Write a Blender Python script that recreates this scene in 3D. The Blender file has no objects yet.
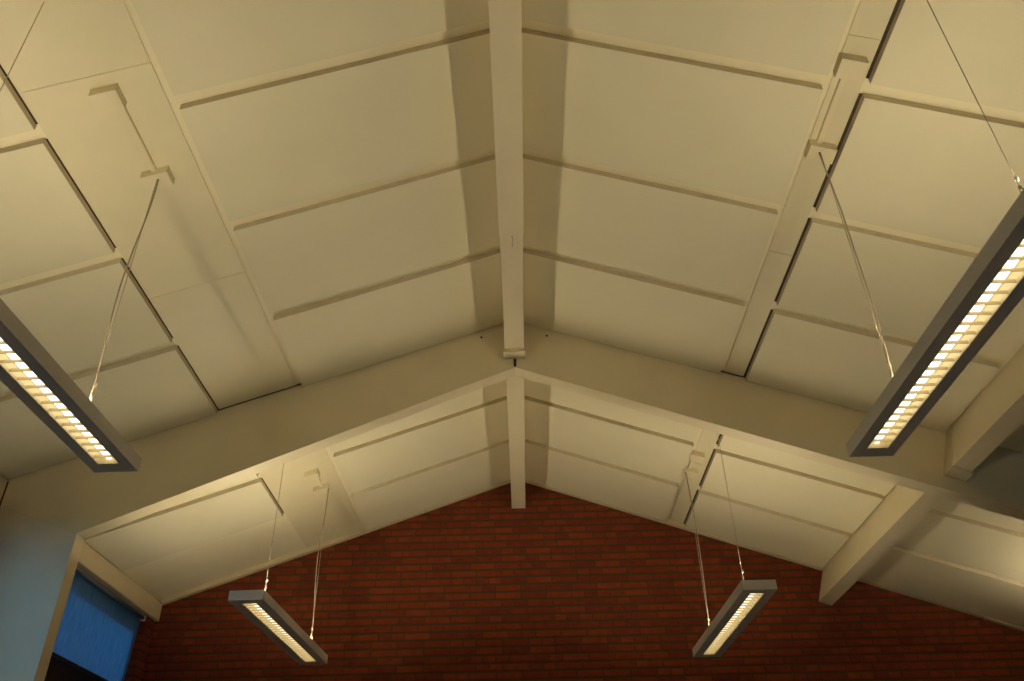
import bpy, bmesh, math, random
from mathutils import Vector, Matrix
random.seed(4)
S = bpy.context.scene
COL = S.collection
Z0 = 1.6                      # eye height above the floor
ZC = 3.475 + Z0               # underside of the ceiling deck at the ridge
M = 0.3522                    # roof slope
YW = 7.56                     # brick gable wall
YF, YB = 4.855, 4.965         # portal frame front / back face
XL = -3.30                    # window wall
XR = 6.0
YN = -5.2                     # wall behind the camera
TB = 0.036                    # thickness of the ceiling boards

# ------------------------------------------------------------------ helpers
def deck(x): return ZC - M * abs(x)

def obj(name, bm, m, parent=None, smooth=False, bevel=0, seg=2):
    if bevel:
        es = [e for e in bm.edges if len(e.link_faces) == 2 and e.calc_face_angle(0) > 0.6]
        bmesh.ops.bevel(bm, geom=es, offset=bevel, segments=seg, affect='EDGES', clamp_overlap=True)
    bmesh.ops.recalc_face_normals(bm, faces=bm.faces)
    me = bpy.data.meshes.new(name); bm.to_mesh(me); bm.free()
    me.materials.append(m)
    if smooth:
        for p in me.polygons: p.use_smooth = True
    o = bpy.data.objects.new(name, me); COL.objects.link(o)
    if parent: o.parent = parent
    return o

def tag(o, label, cat, group=None):
    o['label'] = label; o['category'] = cat
    if group: o['group'] = group
    return o

def thing(name, label, cat, loc=(0, 0, 0), group=None):
    o = bpy.data.objects.new(name, None); COL.objects.link(o); o.location = loc
    o.empty_display_size = 0.1
    return tag(o, label, cat, group)

def struct(o):
    o['kind'] = 'structure'; return o

def hexa(bm, pts):
    """eight points: bottom ring of four, then top ring of four"""
    v = [bm.verts.new(p) for p in pts]
    for f in ((3, 2, 1, 0), (4, 5, 6, 7), (0, 1, 5, 4), (1, 2, 6, 5), (2, 3, 7, 6), (3, 0, 4, 7)):
        bm.faces.new([v[i] for i in f])

def box(bm, x0, x1, y0, y1, z0, z1):
    hexa(bm, [(x0, y0, z0), (x1, y0, z0), (x1, y1, z0), (x0, y1, z0),
              (x0, y0, z1), (x1, y0, z1), (x1, y1, z1), (x0, y1, z1)])

def slab(bm, x0, x1, y0, y1, d0, d1):
    """box lying under the sloping deck, from depth d0 down to depth d1"""
    hexa(bm, [(x0, y0, deck(x0) - d1), (x1, y0, deck(x1) - d1), (x1, y1, deck(x1) - d1), (x0, y1, deck(x0) - d1),
              (x0, y0, deck(x0) - d0), (x1, y0, deck(x1) - d0), (x1, y1, deck(x1) - d0), (x0, y1, deck(x0) - d0)])

def prism(bm, poly, y0, y1):
    a = [bm.verts.new((x, y0, z)) for x, z in poly]
    b = [bm.verts.new((x, y1, z)) for x, z in poly]
    bm.faces.new(a); bm.faces.new(b[::-1])
    n = len(poly)
    for i in range(n):
        bm.faces.new((a[i], b[i], b[(i + 1) % n], a[(i + 1) % n]))

def tube(bm, pts, r, n=8, caps=True):
    pts = [Vector(p) for p in pts]
    rings = []
    for i, p in enumerate(pts):
        d = (pts[min(i + 1, len(pts) - 1)] - pts[max(i - 1, 0)]).normalized()
        up = Vector((1, 0, 0)) if abs(d.x) < 0.9 else Vector((0, 1, 0))
        u = d.cross(up).normalized(); w = d.cross(u).normalized()
        rr = r[i] if isinstance(r, (list, tuple)) else r
        rings.append([bm.verts.new(p + u * rr * math.cos(2 * math.pi * k / n) + w * rr * math.sin(2 * math.pi * k / n)) for k in range(n)])
    for a, b in zip(rings, rings[1:]):
        for k in range(n):
            bm.faces.new((a[k], a[(k + 1) % n], b[(k + 1) % n], b[k]))
    if caps:
        bm.faces.new(rings[0][::-1]); bm.faces.new(rings[-1])

def new(): return bmesh.new()

# ---------------------------------------------------------------- materials
def mat(name, col, rough=0.6, metal=0.0, noise=0.0, scale=6.0, bump=0.0, bscale=60.0, spec=0.4):
    m = bpy.data.materials.new(name); m.use_nodes = True
    nt = m.node_tree; b = nt.nodes['Principled BSDF']
    b.inputs['Base Color'].default_value = (*col, 1); b.inputs['Roughness'].default_value = rough
    b.inputs['Metallic'].default_value = metal; b.inputs['Specular IOR Level'].default_value = spec
    tc = nt.nodes.new('ShaderNodeTexCoord')
    if noise:
        n = nt.nodes.new('ShaderNodeTexNoise'); n.inputs['Scale'].default_value = scale; n.inputs['Detail'].default_value = 4
        r = nt.nodes.new('ShaderNodeMapRange'); r.inputs[1].default_value = .3; r.inputs[2].default_value = .7
        r.inputs[3].default_value = 1 - noise; r.inputs[4].default_value = 1 + noise
        mx = nt.nodes.new('ShaderNodeVectorMath'); mx.operation = 'SCALE'; mx.inputs[0].default_value = col
        nt.links.new(tc.outputs['Object'], n.inputs['Vector']); nt.links.new(n.outputs['Fac'], r.inputs[0])
        nt.links.new(r.outputs[0], mx.inputs['Scale']); nt.links.new(mx.outputs[0], b.inputs['Base Color'])
    if bump:
        n = nt.nodes.new('ShaderNodeTexNoise'); n.inputs['Scale'].default_value = bscale; n.inputs['Detail'].default_value = 3
        bp = nt.nodes.new('ShaderNodeBump'); bp.inputs['Strength'].default_value = bump; bp.inputs['Distance'].default_value = 0.002
        nt.links.new(tc.outputs['Object'], n.inputs['Vector']); nt.links.new(n.outputs['Fac'], bp.inputs['Height'])
        nt.links.new(bp.outputs[0], b.inputs['Normal'])
    return m

M_DECK = mat('cream_deck_paint', (.87, .785, .53), .5, noise=.02, bump=.15)
M_COVER = mat('cream_cover_paint', (.775, .695, .45), .5, noise=.02, bump=.15)
M_BOARD = mat('pale_board', (.785, .72, .495), .85, noise=.02, scale=3, bump=.25, bscale=150)
M_BEAM = mat('cream_beam_paint', (.735, .645, .425), .5, noise=.03, scale=4, bump=.2)
M_TRIM = mat('cream_trim_paint', (.68, .58, .36), .45, noise=.02)
M_BOX = mat('cream_plastic', (.80, .71, .46), .4)
M_ALU = mat('grey_housing', (.68, .64, .57), .5, noise=.02)
M_LOUV = mat('satin_louvre', (.64, .54, .31), .4)
M_EDGE_SHADE = mat('board_edge_shade', (.62, .55, .37), .9, noise=.04, scale=30)
M_EDGE_SHADE2 = mat('board_edge_deep_shade', (.50, .42, .26), .9, noise=.05, scale=30)
M_REFL = mat('white_reflector', (.86, .80, .62), .35)
M_WIRE = mat('steel_wire', (.46, .39, .28), .4, metal=.3)
M_CABLE = mat('braided_cable', (.44, .35, .23), .7)
M_CLIP = mat('clear_clip', (.85, .80, .62), .3)
M_DARK = mat('dark_gap', (.012, .010, .008), .8)
M_JOINT_SHADE2 = mat('deep_joint_shade', (.05, .036, .018), .9)
M_JOINT_SHADE = mat('joint_shade', (.10, .07, .035), .9)
M_FLOOR = mat('floor_lino', (.46, .38, .29), .5, noise=.05)
M_PLASTER = mat('plaster', (.55, .48, .36), .8, noise=.03)
M_WFRAME = mat('dark_window_frame', (.035, .024, .018), .5)
M_CASS = mat('blind_cassette', (.30, .36, .42), .35, metal=.5)

def brick_mat(name, axis):
    m = bpy.data.materials.new(name); m.use_nodes = True
    nt = m.node_tree; N = nt.nodes.new; Lk = nt.links.new
    b = nt.nodes['Principled BSDF']; b.inputs['Roughness'].default_value = .85
    b.inputs['Specular IOR Level'].default_value = .2
    tc = N('ShaderNodeTexCoord'); sp = N('ShaderNodeSeparateXYZ'); Lk(tc.outputs['Object'], sp.inputs[0])
    def math_(op, a, c=None):
        n = N('ShaderNodeMath'); n.operation = op
        for i, v in enumerate((a, c)):
            if v is None: continue
            if isinstance(v, (int, float)): n.inputs[i].default_value = v
            else: Lk(v, n.inputs[i])
        return n.outputs[0]
    H, Lb = .069, .232
    z = sp.outputs['Z']; x = sp.outputs[axis]
    row = math_('FLOOR', math_('DIVIDE', z, H))
    wn = N('ShaderNodeTexWhiteNoise'); wn.noise_dimensions = '1D'; Lk(row, wn.inputs['W'])
    half = math_('MULTIPLY', math_('MODULO', math_('ABSOLUTE', row), 2), Lb * .5)
    shift = math_('ADD', half, math_('MULTIPLY', math_('FLOOR', math_('MULTIPLY', wn.outputs['Value'], 4)), Lb * .25))
    xs = math_('ADD', x, shift)
    fx = math_('FRACT', math_('DIVIDE', xs, Lb)); ix = math_('FLOOR', math_('DIVIDE', xs, Lb))
    # some stretchers are split into two headers
    cb = N('ShaderNodeCombineXYZ'); Lk(ix, cb.inputs[0]); Lk(row, cb.inputs[1])
    w2 = N('ShaderNodeTexWhiteNoise'); w2.noise_dimensions = '3D'; Lk(cb.outputs[0], w2.inputs['Vector'])
    split = math_('LESS_THAN', w2.outputs['Value'], .22)
    fz = math_('FRACT', math_('DIVIDE', z, H))
    def edge(fr, per, w):   # 1 in the joint
        d = math_('MULTIPLY', math_('MINIMUM', fr, math_('SUBTRACT', 1, fr)), per)
        r = N('ShaderNodeMapRange'); r.inputs[1].default_value = w * .35; r.inputs[2].default_value = w * 1.6
        r.inputs[3].default_value = 1; r.inputs[4].default_value = 0; Lk(d, r.inputs[0]); return r.outputs[0]
    nz = N('ShaderNodeTexNoise'); nz.inputs['Scale'].default_value = 14; nz.inputs['Detail'].default_value = 5
    Lk(tc.outputs['Object'], nz.inputs['Vector'])
    jh = edge(fz, H, .0105); jv = edge(fx, Lb, .0055)
    fh = math_('FRACT', math_('MULTIPLY', fx, 2))
    jm = math_('MULTIPLY', edge(fh, Lb * .5, .0050), split)
    joint = math_('MAXIMUM', jh, math_('MAXIMUM', jv, jm))
    # brick tone: per brick and large-scale mottling
    hid = math_('ADD', ix, math_('MULTIPLY', math_('FLOOR', math_('MULTIPLY', fx, 2)), math_('MULTIPLY', split, .37)))
    cb3 = N('ShaderNodeCombineXYZ'); Lk(hid, cb3.inputs[0]); Lk(row, cb3.inputs[1]); cb3.inputs[2].default_value = 7.3
    w3 = N('ShaderNodeTexWhiteNoise'); w3.noise_dimensions = '3D'; Lk(cb3.outputs[0], w3.inputs['Vector'])
    ramp = N('ShaderNodeValToRGB'); cr = ramp.color_ramp
    cr.elements[0].position = 0; cr.elements[0].color = (.165, .030, .012, 1)
    cr.elements[1].position = 1; cr.elements[1].color = (.215, .040, .012, 1)
    e = cr.elements.new(.5); e.color = (.195, .034, .011, 1)
    e = cr.elements.new(.12); e.color = (.155, .026, .013, 1)
    Lk(w3.outputs['Value'], ramp.inputs[0])
    mr = N('ShaderNodeMapRange'); mr.inputs[1].default_value = .3; mr.inputs[2].default_value = .7
    mr.inputs[3].default_value = .85; mr.inputs[4].default_value = 1.15; Lk(nz.outputs['Fac'], mr.inputs[0])
    sc = N('ShaderNodeVectorMath'); sc.operation = 'SCALE'; Lk(ramp.outputs[0], sc.inputs[0]); Lk(mr.outputs[0], sc.inputs['Scale'])
    mx = N('ShaderNodeMix'); mx.data_type = 'RGBA'
    Lk(joint, mx.inputs['Factor']); Lk(sc.outputs[0], mx.inputs['A']); mx.inputs['B'].default_value = (.062, .040, .015, 1)
    Lk(mx.outputs['Result'], b.inputs['Base Color'])
    bp = N('ShaderNodeBump'); bp.inputs['Strength'].default_value = .6; bp.inputs['Distance'].default_value = .006
    Lk(math_('SUBTRACT', 1, joint), bp.inputs['Height']); Lk(bp.outputs[0], b.inputs['Normal'])
    return m
M_BRICKX = brick_mat('red_brick_gable', 'X')
M_BRICKY = brick_mat('red_brick_side', 'Y')

def emis(name, col, st):
    m = bpy.data.materials.new(name); m.use_nodes = True
    nt = m.node_tree; nt.nodes.clear()
    e = nt.nodes.new('ShaderNodeEmission'); o = nt.nodes.new('ShaderNodeOutputMaterial')
    e.inputs[0].default_value = (*col, 1); e.inputs[1].default_value = st
    nt.links.new(e.outputs[0], o.inputs[0]); return m
LAMP_ST = 212.0
M_TUBED = emis('louvre_tube', (1.0, .88, .66), 3.9)
M_TUBE2 = emis('brighter_tube', (1.0, .85, .60), 300)  # stronger emission for the far left lamp
M_TUBE = emis('fluorescent_tube', (1.0, .85, .60), LAMP_ST)

def blind_mat():
    m = bpy.data.materials.new('blue_blind_fabric'); m.use_nodes = True
    nt = m.node_tree; nt.nodes.clear(); N = nt.nodes.new; Lk = nt.links.new
    o = N('ShaderNodeOutputMaterial'); d = N('ShaderNodeBsdfDiffuse'); t = N('ShaderNodeBsdfTranslucent'); mx = N('ShaderNodeMixShader')
    mx.inputs[0].default_value = .7
    tc = N('ShaderNodeTexCoord'); mp = N('ShaderNodeMapping'); mp.inputs['Scale'].default_value = (1, 26, 5)
    n = N('ShaderNodeTexNoise'); n.inputs['Scale'].default_value = 1.6; n.inputs['Detail'].default_value = 5
    r = N('ShaderNodeValToRGB'); r.color_ramp.elements[0].position = .3; r.color_ramp.elements[0].color = (.28, .46, .62, 1)
    r.color_ramp.elements[1].position = .7; r.color_ramp.elements[1].color = (.42, .62, .80, 1)
    Lk(tc.outputs['Object'], mp.inputs[0]); Lk(mp.outputs[0], n.inputs['Vector']); Lk(n.outputs['Fac'], r.inputs[0])
    Lk(r.outputs[0], d.inputs[0]); Lk(r.outputs[0], t.inputs[0])
    Lk(d.outputs[0], mx.inputs[1]); Lk(t.outputs[0], mx.inputs[2]); Lk(mx.outputs[0], o.inputs[0])
    return m
M_BLIND = blind_mat()
def glass_mat():
    m = bpy.data.materials.new('window_glass'); m.use_nodes = True
    nt = m.node_tree; nt.nodes.clear(); N = nt.nodes.new; Lk = nt.links.new
    o = N('ShaderNodeOutputMaterial'); t = N('ShaderNodeBsdfTransparent'); g = N('ShaderNodeBsdfGlossy'); mx = N('ShaderNodeMixShader')
    g.inputs['Roughness'].default_value = .05; mx.inputs[0].default_value = .06
    t.inputs[0].default_value = (.92, .97, .97, 1)
    Lk(t.outputs[0], mx.inputs[1]); Lk(g.outputs[0], mx.inputs[2]); Lk(mx.outputs[0], o.inputs[0]); return m
M_GLASS = glass_mat()

# ------------------------------------------------------------- room shell
bm = new(); box(bm, XL - .25, XR + .2, YN - .2, YW + .2, -.1, 0); struct(obj('floor', bm, M_FLOOR))

bm = new()      # ceiling deck: a folded slab
T = .18
prism(bm, [(XL - .25, deck(XL - .25)), (0, ZC), (XR + .2, deck(XR + .2)), (XR + .2, deck(XR + .2) + T), (0, ZC + T), (XL - .25, deck(XL - .25) + T)], YN - .2, YW + .2)
ceiling = struct(obj('ceiling', bm, M_DECK))

bm = new()      # brick gable wall
prism(bm, [(XL - .25, 0), (XR + .2, 0), (XR + .2, deck(XR + .2) - .002), (0, ZC - .002), (XL - .25, deck(XL - .25) - .002)], YW, YW + .2)
struct(obj('wall_back', bm, M_BRICKX))
bm = new()
prism(bm, [(XL - .25, 0), (XR + .2, 0), (XR + .2, deck(XR + .2) - .002), (0, ZC - .002), (XL - .25, deck(XL - .25) - .002)], YN - .2, YN)
struct(obj('wall_front', bm, M_PLASTER))
bm = new(); RH = deck(XR) - .08       # right wall with a window opening in the near bay
box(bm, XR, XR + .2, YN, .5, 0, RH); box(bm, XR, XR + .2, 4.3, YW, 0, RH)
box(bm, XR, XR + .2, .5, 4.3, 0, 1.0); box(bm, XR, XR + .2, .5, 4.3, 2.7, RH); struct(obj('wall_right', bm, M_PLASTER))

# window wall on the left: piers, sill wall; the openings run up to the fascia
WT = .24
HEAD = 2.146 + Z0
bm = new()
WIN = [(.2, 4.55), (5.25, 7.375)]
SILL = .95
box(bm, XL - WT, XL, YN, YW, 0, SILL)
box(bm, XL - WT, XL, YN, WIN[0][0], SILL, HEAD)
box(bm, XL - WT, XL, WIN[0][1], WIN[1][0], SILL, HEAD)
box(bm, XL - WT, XL, WIN[1][1], YW, SILL, HEAD)
box(bm, XL - WT, XL, YN, YW, HEAD, deck(XL) - .005)
struct(obj('wall_left', bm, M_BRICKY))

# windows
def window(n, y0, y1, blind_bottom):
    xw = XL - .15
    w = bpy.data.objects.new('window_%d' % n, None); COL.objects.link(w); w.location = (xw, (y0 + y1) / 2, SILL); struct(w)
    inv = Matrix.Translation(-Vector(w.location))
    def part(name, bm, m, bev=0):
        bm.transform(inv); return obj(name, bm, m, w, bevel=bev)
    bm = new(); f = .06
    box(bm, xw - .03, xw + .03, y0 + .001, y1 - .001, SILL, SILL + f); box(bm, xw - .03, xw + .03, y0 + .001, y1 - .001, HEAD - f, HEAD - .001)
    for y in ((y0, (y0 + y1) / 2 - f / 2, y1 - f) if n == 1 else (y0, y1 - f)): box(bm, xw - .03, xw + .03, y + .001, y + f - .001, SILL + f, HEAD - f)
    part('window_frame', bm, M_WFRAME)
    bm = new(); box(bm, xw - .004, xw + .004, y0 + f, y1 - f, SILL + f, HEAD - f); part('window_pane', bm, M_GLASS)
    return w
window(1, *WIN[0], 0); window(2, *WIN[1], 0)

w3_ = bpy.data.objects.new('window_3', None); COL.objects.link(w3_); w3_.location = (XR + .1, 2.4, 1.0); struct(w3_)
bm = new(); f = .06
box(bm, XR + .07, XR + .13, .501, 4.299, 1.001, 1.06); box(bm, XR + .07, XR + .13, .501, 4.299, 2.64, 2.699)
for y in (.501, 2.37, 4.239): box(bm, XR + .07, XR + .13, y, y + .06, 1.06, 2.64)
bm.transform(Matrix.Translation(-Vector(w3_.location))); obj('window_frame', bm, M_WFRAME, w3_)
bm = new(); box(bm, XR + .096, XR + .104, .56, 4.24, 1.06, 2.64)
bm.transform(Matrix.Translation(-Vector(w3_.location))); obj('window_pane', bm, M_GLASS, w3_)

def roller_blind(y0, y1, zb, label):
    xb = XL - .070
    t = thing('roller_blind', label, 'blind', (xb, (y0 + y1) / 2, HEAD - .04))
    inv = Matrix.Translation(-Vector(t.location))
    bm = new()
    n = 60
    va, vb = [], []
    for i in range(n + 1):
        y = y0 + .01 + (y1 - y0 - .02) * i / n
        rip = .004 * math.sin(i * .9) + .003 * math.sin(i * .37)
        va.append(bm.verts.new((xb + .022, y, HEAD - .026))); vb.append(bm.verts.new((xb + rip, y, zb)))
    for i in range(n): bm.faces.new((va[i], va[i + 1], vb[i + 1], vb[i]))
    bmesh.ops.solidify(bm, geom=bm.faces[:], thickness=.0008)
    bm.transform(inv); obj('blind_fabric', bm, M_BLIND, t, smooth=True)
    bm = new(); tube(bm, [(xb + .040, y0 + .012, HEAD - .026), (xb + .040, y1 - .012, HEAD - .026)], .017, 14)
    bm.transform(inv); obj('roller_tube', bm, M_CASS, t, smooth=True)
    bm = new(); box(bm, xb - .006, xb + .006, y0 + .01, y1 - .01, zb - .02, zb + .004)
    bm.transform(inv); obj('bottom_bar', bm, M_WFRAME, t)
    for y in (y0 + .001, y1 - .011):
        bm = new(); box(bm, xb + .012, xb + .062, y, y + .010, HEAD - .052, HEAD - .008)
        bm.transform(inv); obj('end_bracket', bm, M_CLIP, t, bevel=.002)
    return t
roller_blind(*WIN[1], 1.535 + Z0, 'blue roller blind pulled partly down over the window in the brick wall')
# dark infill below the blind
bm = new(); box(bm, XL - .112, XL - .102, WIN[1][0] + .003, WIN[1][1] - .003, SILL + .002, 1.56 + Z0)
p = struct(obj('trim_5', bm, M_WFRAME))

# white fascia boards over the windows
for k, (a, b) in enumerate([(YB + .002, YW - .002), (YN + .002, YF - .002)]):
    bm = new(); box(bm, XL + .001, XL + .035, a, b, 2.142 + Z0, deck(XL) - .02)
    box(bm, XL - .11, XL + .030, WIN[1 - k][0] + .002, WIN[1 - k][1] - .002, HEAD - .007, HEAD - .0005)
    struct(obj('trim_%d' % (k + 1), bm, M_TRIM, bevel=.002))

# small moulding where the ceiling meets the brick gable
def moulding(n, x0, x1, d1):
    bm = new(); s = .03
    slab(bm, x0, x1, YW - .05, YW - .001, .001, d1); struct(obj('trim_%d' % n, bm, M_TRIM, bevel=.003))
moulding(3, XL + .04, -.07, .042); moulding(4, .07, 2.77, .042)
moulding(6, 2.915, 4.1, .037); moulding(7, 4.104, XR - .002, .044)

# ------------------------------------------------- ceiling boards (parts of it)
GAP = .074
edges = [2.449 - .81 * k for k in range(9, 0, -1)] + [2.449, 3.255, 4.065]
rows_near = [(edges[i] , edges[i + 1] - GAP) for i in range(len(edges) - 1)] + [(4.065, YF - .012)]
rows_near = [r for r in rows_near if r[0] > YN]
rows_far = [(YB + .15, 5.93 - GAP), (5.93, 6.715 - GAP), (6.715, YW - .055)]
XB = [(-3.255, -2.0), (-1.452, -.074), (.074, 1.398), (1.566, 2.768), (3.06, 5.9)]
def board(x0, x1, y0, y1):
    bm = new(); slab(bm, x0, x1, y0, y1, .0005, TB)
    o = obj('ceiling_board', bm, M_BOARD, ceiling, bevel=.008)
    o.data.materials.append(M_EDGE_SHADE); o.data.materials.append(M_EDGE_SHADE2)
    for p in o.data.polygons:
        if abs(p.normal.z) < .45: p.material_index = 1 if abs(p.normal.y) > .6 else 2  # side faces darkened by facing, their shade put into the colour
for i, (x0, x1) in enumerate(XB):
    for y0, y1 in rows_near: board(x0, x1, y0, y1)
    for k, (y0, y1) in enumerate(rows_far):
        if i == 0 and k == 2: continue
        board(x0, x1, y0 if k else YB + .012, y1)
# dark strip painting the shadow line between the deck and roof frame
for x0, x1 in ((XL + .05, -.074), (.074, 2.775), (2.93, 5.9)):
    bm = new(); slab(bm, x0, x1, YF - .0115, YF - .001, .0005, .008); obj('joint', bm, M_JOINT_SHADE, ceiling)
# dark strips painted for the shade in open joints beside the outer boards
for i, wd in ((0, .007), (3, .013)):
    for k, (y0, y1) in enumerate(rows_near + rows_far):
        if i == 0 and k == len(rows_near) + 2: continue
        if k == len(rows_near): y0 = YB + .012
        xa, xb_ = (XB[0][1], XB[0][1] + wd) if i == 0 else (XB[3][0] - wd, XB[3][0])
        bm = new(); slab(bm, xa, xb_, y0 + .004, y1 - .004, .0047, .006); obj('joint', bm, M_JOINT_SHADE2, ceiling)
# flush cover boards on the two service strips, with hairline joints
def strip(x0, x1, ys):
    for a, b in zip(ys, ys[1:]):
        bm = new(); slab(bm, x0 + .001, x1 - .001, a + .0018, b - .0018, .0004, .0045)
        obj('cover_board', bm, M_COVER, ceiling, bevel=.0008, seg=1)
strip(-1.993, -1.492, [YN + .01, -2, .8, 2.21, 3.61, YF - .004]); strip(-1.993, -1.492, [YB + .002, YW - .055])
strip(1.428, 1.553, [YN + .01, -2, .8, 2.18, 3.57, YF - .004]); strip(1.428, 1.553, [YB + .002, 6.25, YW - .055])

# --------------------------------------------------------------- portal frame
fr = thing('portal_frame', 'large cream painted roof frame crossing the room, in front of the brick gable', 'beam', (-2.98, YF, 0))
inv = Matrix.Translation(-Vector(fr.location))
def fpart(name, poly, y0, y1, m=M_BEAM, bev=.004):
    bm = new(); prism(bm, poly, y0, y1); bm.transform(inv); return obj(name, bm, m, fr, bevel=bev)
def zl(x): return Z0 + 3.05 - .413 * abs(x)
def zr(x): return Z0 + 3.05 - .366 * abs(x)
XC = -2.722
fpart('rafter', [(-.0, deck(0) - .004), (-.0, zl(0)), (XC, zl(XC)), (XL + .045, zl(XC) + .185), (XL + .045, deck(XL + .045) - .004)], YF, YB)
fpart('rafter', [(.0, deck(0) - .004), (XR - .01, deck(XR) - .004), (XR - .01, zr(XR - .01)), (.0, zr(0))], YF, YB)
fpart('column', [(XL + .045, 0), (XC - .02, 0), (XC - .001, zl(XC) - .0002), (XL + .045, zl(XC) + .1848)], YF + .0015, YB, bev=.0008)
for s in (-1, 1):
    bm = new(); tube(bm, [(s * .232, YF - .006, 3.305 + Z0), (s * .232, YF + .002, 3.305 + Z0)], .007, 8)
    bm.transform(inv); obj('bolt', bm, M_DARK, fr)
bm = new(); box(bm, -.006, .010, YF - .018, YF + .001, 3.055 + Z0, 3.108 + Z0); bm.transform(inv); obj('bracket_pin', bm, M_DARK, fr)

# ------------------------------------------------------------------- ridge beam
HB = .066; ZB = 3.137 + Z0
def beam(name, label, x0, x1, zb, y0, y1, shoe=True, step=None):
    xm = (x0 + x1) / 2
    t = thing(name, label, 'beam', (xm, y0, zb))
    inv = Matrix.Translation(-Vector(t.location))
    ztop = min(deck(x0), deck(x1)) - .003
    def P(nm, bm, m, bev=.003):
        bm.transform(inv); return obj(nm, bm, m, t, bevel=bev)
    def bb(bm, a, b, c, d, zb):
        hexa(bm, [(a, c, zb), (b, c, zb), (b, d, zb), (a, d, zb), (a, c, deck(a) - .003), (b, c, deck(b) - .003), (b, d, deck(b) - .003), (a, d, deck(a) - .003)])
    ys = step if step else y1
    bm = new()
    if x0 < 0 < x1:
        prism(bm, [(x0, zb), (x1, zb), (x1, deck(x1) - .003), (0, ZC - .003), (x0, deck(x0) - .003)], ys if step else y0, y1)
    else: bb(bm, x0, x1, y0, y1, zb)
    P('timber', bm, M_BEAM)
    if step:
        bm = new(); e = .004
        prism(bm, [(x0 - e, zb - e), (x1 + e, zb - e), (x1 + e, deck(x1 + e) - .003), (0, ZC - .003), (x0 - e, deck(x0 - e) - .003)], y0, step - .0005)
        P('timber', bm, M_BEAM)
        bm = new(); tube(bm, [(.004, step + .004, zb - .0005), (.008, step + .05, zb - .0005), (.003, step + .10, zb - .0005)], .003, 6); P('crack', bm, M_CABLE, 0)
    if shoe:
        e = .009
        bm = new(); box(bm, x0 - e, x1 + e, y1 - .095, y1 + .001, zb - .022, zb + .05)
        P('bearing_shoe', bm, M_BEAM)
    return t
beam('ridge_beam', 'long cream ridge beam in the near bay, running from overhead to the roof frame', -HB, HB, ZB, YN + .01, YF - .004, True, 3.58)
beam('ridge_beam', 'short cream ridge beam beyond the roof frame, its end against the brick gable', -HB, HB, ZB, YB + .002, YW - .003, False)
cs, sn = math.cos(math.atan(M)), math.sin(math.atan(M))
def purlin(label, xt, depth, y0, y1, shoe):
    """side purlin set square to the roof slope"""
    w_ = .115
    def sec(g, d):
        tl = (xt - g * cs, deck(xt) - .004 + g * sn); tr = (xt + (w_ + g) * cs, deck(xt) - .004 - (w_ + g) * sn)
        return [(tl[0] - sn * d, tl[1] - cs * d), (tr[0] - sn * d, tr[1] - cs * d), tr, tl]
    t = thing('purlin', label, 'beam', (xt, y0, deck(xt) - depth))
    inv = Matrix.Translation(-Vector(t.location))
    bm = new(); prism(bm, sec(0, depth), y0, y1); bm.transform(inv); obj('timber', bm, M_BEAM, t, bevel=.003)
    if shoe:
        bm = new(); q = sec(.008, depth + .018); q2 = sec(.008, depth - .30); prism(bm, [q[0], q[1], q2[1], q2[0]], y1 - .10, y1 + .001)
        bm.transform(inv); obj('bearing_shoe', bm, M_BEAM, t, bevel=.003)
    return t
purlin('cream side purlin in the near bay at the right, beside the bright long lamp', 2.806, .322, YN + .01, YF - .004, True)
purlin('cream side purlin beyond the roof frame, end showing against the brick wall', 2.790, .332, YB + .002, YW - .003, False)

# ------------------------------------------------------ junction boxes + conduit
def conduit(label, xa, ya, xb, yb):
    t = thing('cable_conduit', label, 'conduit', (xa, ya, deck(xa)), 'cable conduits on the ceiling')
    inv = Matrix.Translation(-Vector(t.location))
    for x, y, w, l in ((xa, ya, .052, .050), (xb, yb, .058, .044)):
        bm = new(); slab(bm, x - w, x + w, y - l, y + l, .004, .046); bm.transform(inv); obj('junction_box', bm, M_BOX, t, bevel=.005)
    bm = new(); xm = (xa + xb) / 2 + (.012 if xa < 0 else -.012)
    slab(bm, xm - .011, xm + .011, ya + .049, yb - .043, .004, .021); bm.transform(inv); obj('conduit', bm, M_BOX, t, bevel=.002)
conduit('pair of cream junction boxes joined by a conduit above the near left lamp', -1.695, 2.32, -1.665, 2.80)
conduit('pair of cream junction boxes joined by a conduit above the near right lamp', 1.474, 2.32, 1.484, 2.80)
conduit('small junction boxes and conduit above the far left lamp, beyond the roof frame', -1.655, 6.12, -1.640, 6.41)
conduit('small junction boxes and conduit above the far right lamp, beyond the roof frame', 1.447, 6.10, 1.440, 6.40)

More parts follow.
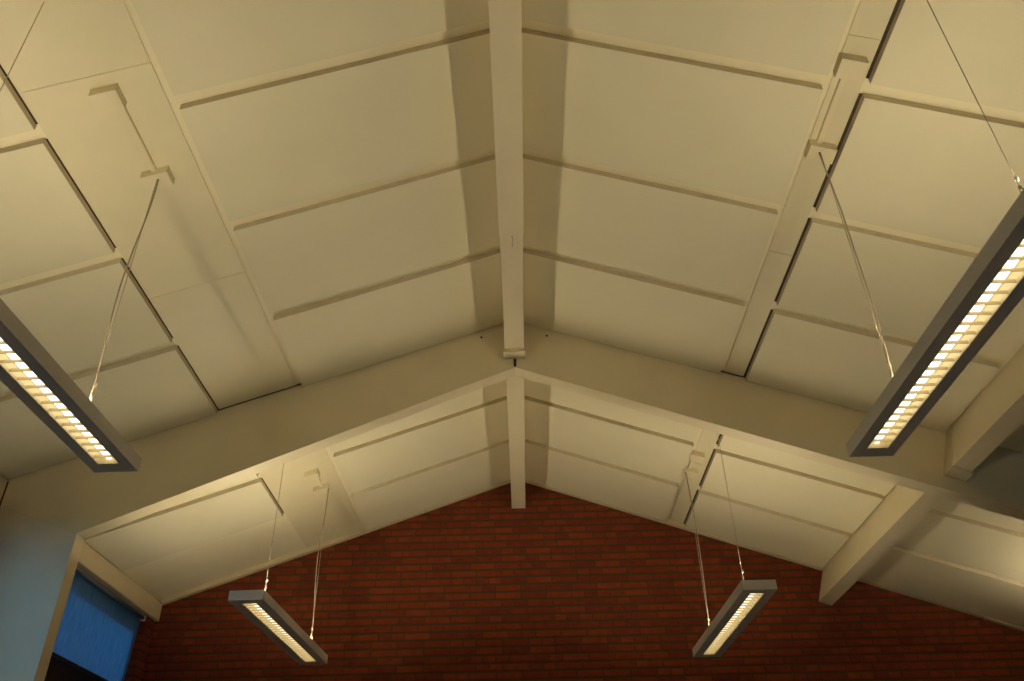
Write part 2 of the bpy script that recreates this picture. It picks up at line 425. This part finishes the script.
# ---------------------------------------------------------------- pendant lamps
LH = .058                     # housing height
def lamp(label, xc, y0, y1, zb, wy, cable=True, LW=.0915, rot=0, near_x=None, mt=None, group='suspended linear lamps'):
    t = thing('pendant_lamp', label, 'lamp', (xc, (y0 + y1) / 2, zb), group)
    inv = Matrix.Translation(-Vector(t.location))
    def P(nm, bm, m, bev=0, sm=False, par=None):
        bm.transform(inv); return obj(nm, bm, m, par or t, bevel=bev, smooth=sm)
    iw, ie = .044, .075
    zt = zb + LH
    # housing: rectangular ring, open in the middle
    bm = new()
    o = [(xc - LW, y0), (xc + LW, y0), (xc + LW, y1), (xc - LW, y1)]
    i_ = [(xc - iw, y0 + ie), (xc + iw, y0 + ie), (xc + iw, y1 - ie), (xc - iw, y1 - ie)]
    R = {}
    for nm, pts in (('o', o), ('i', i_)):
        for zz in (zb, zt): R[nm, zz] = [bm.verts.new((x, y, zz)) for x, y in pts]
    for k in range(4):
        j = (k + 1) % 4
        bm.faces.new((R['o', zb][k], R['o', zb][j], R['o', zt][j], R['o', zt][k]))
        bm.faces.new((R['i', zb][j], R['i', zb][k], R['i', zt][k], R['i', zt][j]))
        bm.faces.new((R['o', zb][j], R['o', zb][k], R['i', zb][k], R['i', zb][j]))
        bm.faces.new((R['o', zt][k], R['o', zt][j], R['i', zt][j], R['i', zt][k]))
    P('housing', bm, M_ALU, .002)
    # unseen baffle, added to keep the strong upward light out of the louvre
    bm = new(); box(bm, xc - iw + .0005, xc + iw - .0005, y0 + ie + .0005, y1 - ie - .0005, zb + .0395, zb + .0405)
    P('light_baffle', bm, M_REFL)
    # unseen lips, added to cut off the shallow upward light
    for sg in (-1, 1):
        bm = new(); a_, b_ = sorted((xc + sg * .023, xc + sg * (iw - .0005)))
        box(bm, a_, b_, y0 + ie + .0005, y1 - ie - .0005, zt - .0035, zt - .0015); P('cutoff_lip', bm, M_REFL)
    # louvre rim (one ring) with its cross blades
    bm = new()
    def ring(h, z): return [bm.verts.new(q) for q in ((xc - h, y0 + ie + iw - h, z), (xc + h, y0 + ie + iw - h, z), (xc + h, y1 - ie - iw + h, z), (xc - h, y1 - ie - iw + h, z))]
    r0, r1, r2, r3 = ring(iw - .0008, zb + .001), ring(iw - .0025, zb + .001), ring(iw - .008, zb + .0390), ring(iw - .001, zb + .0390)
    for a, b in ((r0, r1), (r1, r2), (r2, r3), (r3, r0)):
        for k in range(4): bm.faces.new((a[k], a[(k + 1) % 4], b[(k + 1) % 4], b[k]))
    lv = P('louvre', bm, M_LOUV)
    n = int(round((y1 - y0 - 2 * ie) / .055))
    me = None
    for k in range(1, n):
        y = y0 + ie + (y1 - y0 - 2 * ie) * k / n
        if me is None:
            bm = new(); hw = iw - .004; hh = iw - .007
            hexa(bm, [(-hw, -.0006, .002), (hw, -.0006, .002), (hw, .0006, .002), (-hw, .0006, .002),
                      (-hh, -.0016, .0145), (hh, -.0016, .0145), (hh, .0016, .0145), (-hh, .0016, .0145)])
            o = obj('louvre_blade', bm, M_LOUV, lv); me = o.data
        else:
            o = bpy.data.objects.new('louvre_blade', me); COL.objects.link(o); o.parent = lv
        o.location = (0, y - (y0 + y1) / 2, 0)
    bm = new(); tube(bm, [(xc, y0 + ie + .012, zb + .0270), (xc, y1 - ie - .012, zb + .0270)], .0115, 14)
    P('tube', bm, M_TUBED, sm=True)
    bm = new(); tube(bm, [(xc, y0 + ie + .012, zb + .0468), (xc, y1 - ie - .012, zb + .0468)], .0055, 10)
    P('tube', bm, mt or M_TUBE, sm=True)
    # suspension: wire, gripper and two-legged bridle at each end
    for q, y in enumerate(wy):
        zg = zb + .175
        wx = near_x if (near_x is not None and q == 0) else xc
        sw = .6 if wx != xc else 1
        bm = new(); tube(bm, [(wx, y, zg), (wx, y, deck(wx) - (.0475 if cable and q else .006))], .0016, 6); w = P('suspension_wire', bm, M_WIRE, sm=True)
        bm = new(); tube(bm, [(wx, y, zg - .022), (wx, y, zg - .018), (wx, y, zg + .012), (wx, y, zg + .016)], [.002, .0055, .0055, .002], 10); P('gripper', bm, M_WIRE, sm=True, par=w)
        bm = new()
        for s in (-1, 1):
            tube(bm, [(wx, y, zg - .018), (wx + s * .03 * sw, y + s * .012, zb + .062 + .02), (wx + s * .052 * sw * (.3 if wx != xc else 1), y + s * .02, zt + .001)], .0016, 6)
        P('bridle', bm, M_WIRE, sm=True, par=w)
        bm = new(); tube(bm, [(wx + .003, y, zg + .035), (wx + .003, y, zg + .050)], .006, 8); P('cable_clip', bm, M_CLIP, sm=True, par=w)
    if cable:
        y = wy[-1]; bm = new(); s = 1 if xc > 0 else -1
        top = deck(xc) - .050
        pts = []
        for k in range(25):
            u = k / 24
            z = top + (zb + .165 - top) * u
            dx = -s * .006 + s * .028 * math.sin(math.pi * u) ** 1.5 + .004 * math.sin(u * 9)
            pts.append((xc + dx * (1 - .3 * u), y + .01 * math.sin(u * 5), z))
        tube(bm, pts, .0032, 6); P('power_cable', bm, M_CABLE, sm=True)
        bm = new(); e = Vector(pts[-1])
        tube(bm, [e, e + Vector((-s*.004, .004, -.02)), e + Vector((-s*.004, .0, -.065)), (xc, y + .02, zt)], [.004, .0055, .0055, .004], 8); P('plug_sleeve', bm, M_CLIP, sm=True)
    t.rotation_euler.z = math.radians(rot)
    return t
lamp('near left long suspended lamp, brightly glowing louvre, above the window side', -1.657, 1.50, 3.125, 1.50 + Z0, (1.86, 2.785), near_x=-1.745)
lamp('near right long suspended lamp, brightly glowing louvre, cut by the right image edge', 1.474, 1.53, 3.154, 1.50 + Z0, (1.77, 2.785), near_x=1.480)
lamp('far left suspended lamp with dull yellow louvre, in front of the brick gable', -1.598, 4.895, 6.51, 1.50 + Z0, (5.21, 6.37), LW=.104, rot=-1.9, mt=M_TUBE2)
lamp('far right suspended lamp with dull yellow louvre, in front of the brick gable', 1.412, 4.935, 6.58, 1.50 + Z0, (5.25, 6.36), LW=.102, rot=.9)
# lamps of the same rows that stand just outside the photograph and light what it shows
lamp('suspended lamp in the side aisle, past the far purlin, outside the picture', 4.28, 5.05, 6.60, 1.58 + Z0, (5.35, 6.3), False)
lamp('suspended lamp behind the viewer on the window side', -1.657, -2.15, -.53, 1.50 + Z0, (-1.8, -.88), False)
lamp('suspended lamp behind the viewer on the aisle side', 1.474, -2.15, -.53, 1.50 + Z0, (-1.8, -.88), False)

# -------------------------------------------------------------- daylight (dusk)
w = bpy.data.worlds.new('dusk'); S.world = w; w.use_nodes = True
bg = w.node_tree.nodes['Background']; bg.inputs[1].default_value = .55
_nt = w.node_tree; _tc = _nt.nodes.new('ShaderNodeTexCoord'); _sp = _nt.nodes.new('ShaderNodeSeparateXYZ'); _rp = _nt.nodes.new('ShaderNodeValToRGB')
_rp.color_ramp.elements[0].position = .47; _rp.color_ramp.elements[0].color = (.022, .055, .078, 1)
_rp.color_ramp.elements[1].position = .52; _rp.color_ramp.elements[1].color = (.075, .30, .52, 1)
_mr = _nt.nodes.new('ShaderNodeMapRange'); _mr.inputs[1].default_value = -1; _mr.inputs[2].default_value = 1
_nt.links.new(_tc.outputs['Generated'], _sp.inputs[0]); _nt.links.new(_sp.outputs['Z'], _mr.inputs[0])
_nt.links.new(_mr.outputs[0], _rp.inputs[0]); _nt.links.new(_rp.outputs[0], bg.inputs[0])
def daylight(name, loc, d, sx, sy, e, col=(.14, .46, .92)):
    L = bpy.data.lights.new(name, 'AREA'); L.shape = 'RECTANGLE'; L.size = sx; L.size_y = sy
    L.energy = e; L.color = col
    o = bpy.data.objects.new(name, L); COL.objects.link(o); o.location = loc
    o.rotation_euler = Vector(d).normalized().to_track_quat('-Z', 'Y').to_euler()
daylight('dusk_light', (XL - 1.6, 1.9, 2.7 + Z0), (1, .35, -.75), 4.0, 1.2, 75)
daylight('dusk_light', (XR + 1.2, 2.4, 2.1), (-1, .25, .10), 3.6, 1.2, 16, (.30, .55, .92))
daylight('dusk_light', (XL - 2.2, 7.5, 4.3 + Z0), (1, -.35, -1.15), 1.0, 1.0, 300, (.18, .52, .90))

# ------------------------------------------------------------------------ camera
f, p, yw, r = 829.8607, .5932, -.0045, -.0227
F = Vector((math.sin(yw) * math.cos(p), math.cos(yw) * math.cos(p), math.sin(p)))
Rt = Vector((math.cos(yw), -math.sin(yw), 0)); U = Rt.cross(F)
R2 = Rt * math.cos(r) + U * math.sin(r); U2 = -Rt * math.sin(r) + U * math.cos(r)
cam = bpy.data.cameras.new('camera'); co = bpy.data.objects.new('camera', cam); COL.objects.link(co)
co.matrix_world = Matrix(((R2.x, U2.x, -F.x, .0071), (R2.y, U2.y, -F.y, 0), (R2.z, U2.z, -F.z, Z0), (0, 0, 0, 1)))
cam.sensor_width = 36; cam.lens = f / 1024 * 36; cam.clip_start = .05; cam.clip_end = 200
S.camera = co

S.view_settings.view_transform = 'Standard'; S.view_settings.look = 'None'
S.view_settings.exposure = 0; S.view_settings.gamma = 1; S.view_settings.use_curve_mapping = False
S.cycles.use_denoising = True
S.cycles.max_bounces = 10; S.cycles.diffuse_bounces = 6; S.cycles.transparent_max_bounces = 8
S.cycles.sample_clamp_indirect = 8; S.cycles.caustics_reflective = False; S.cycles.caustics_refractive = False
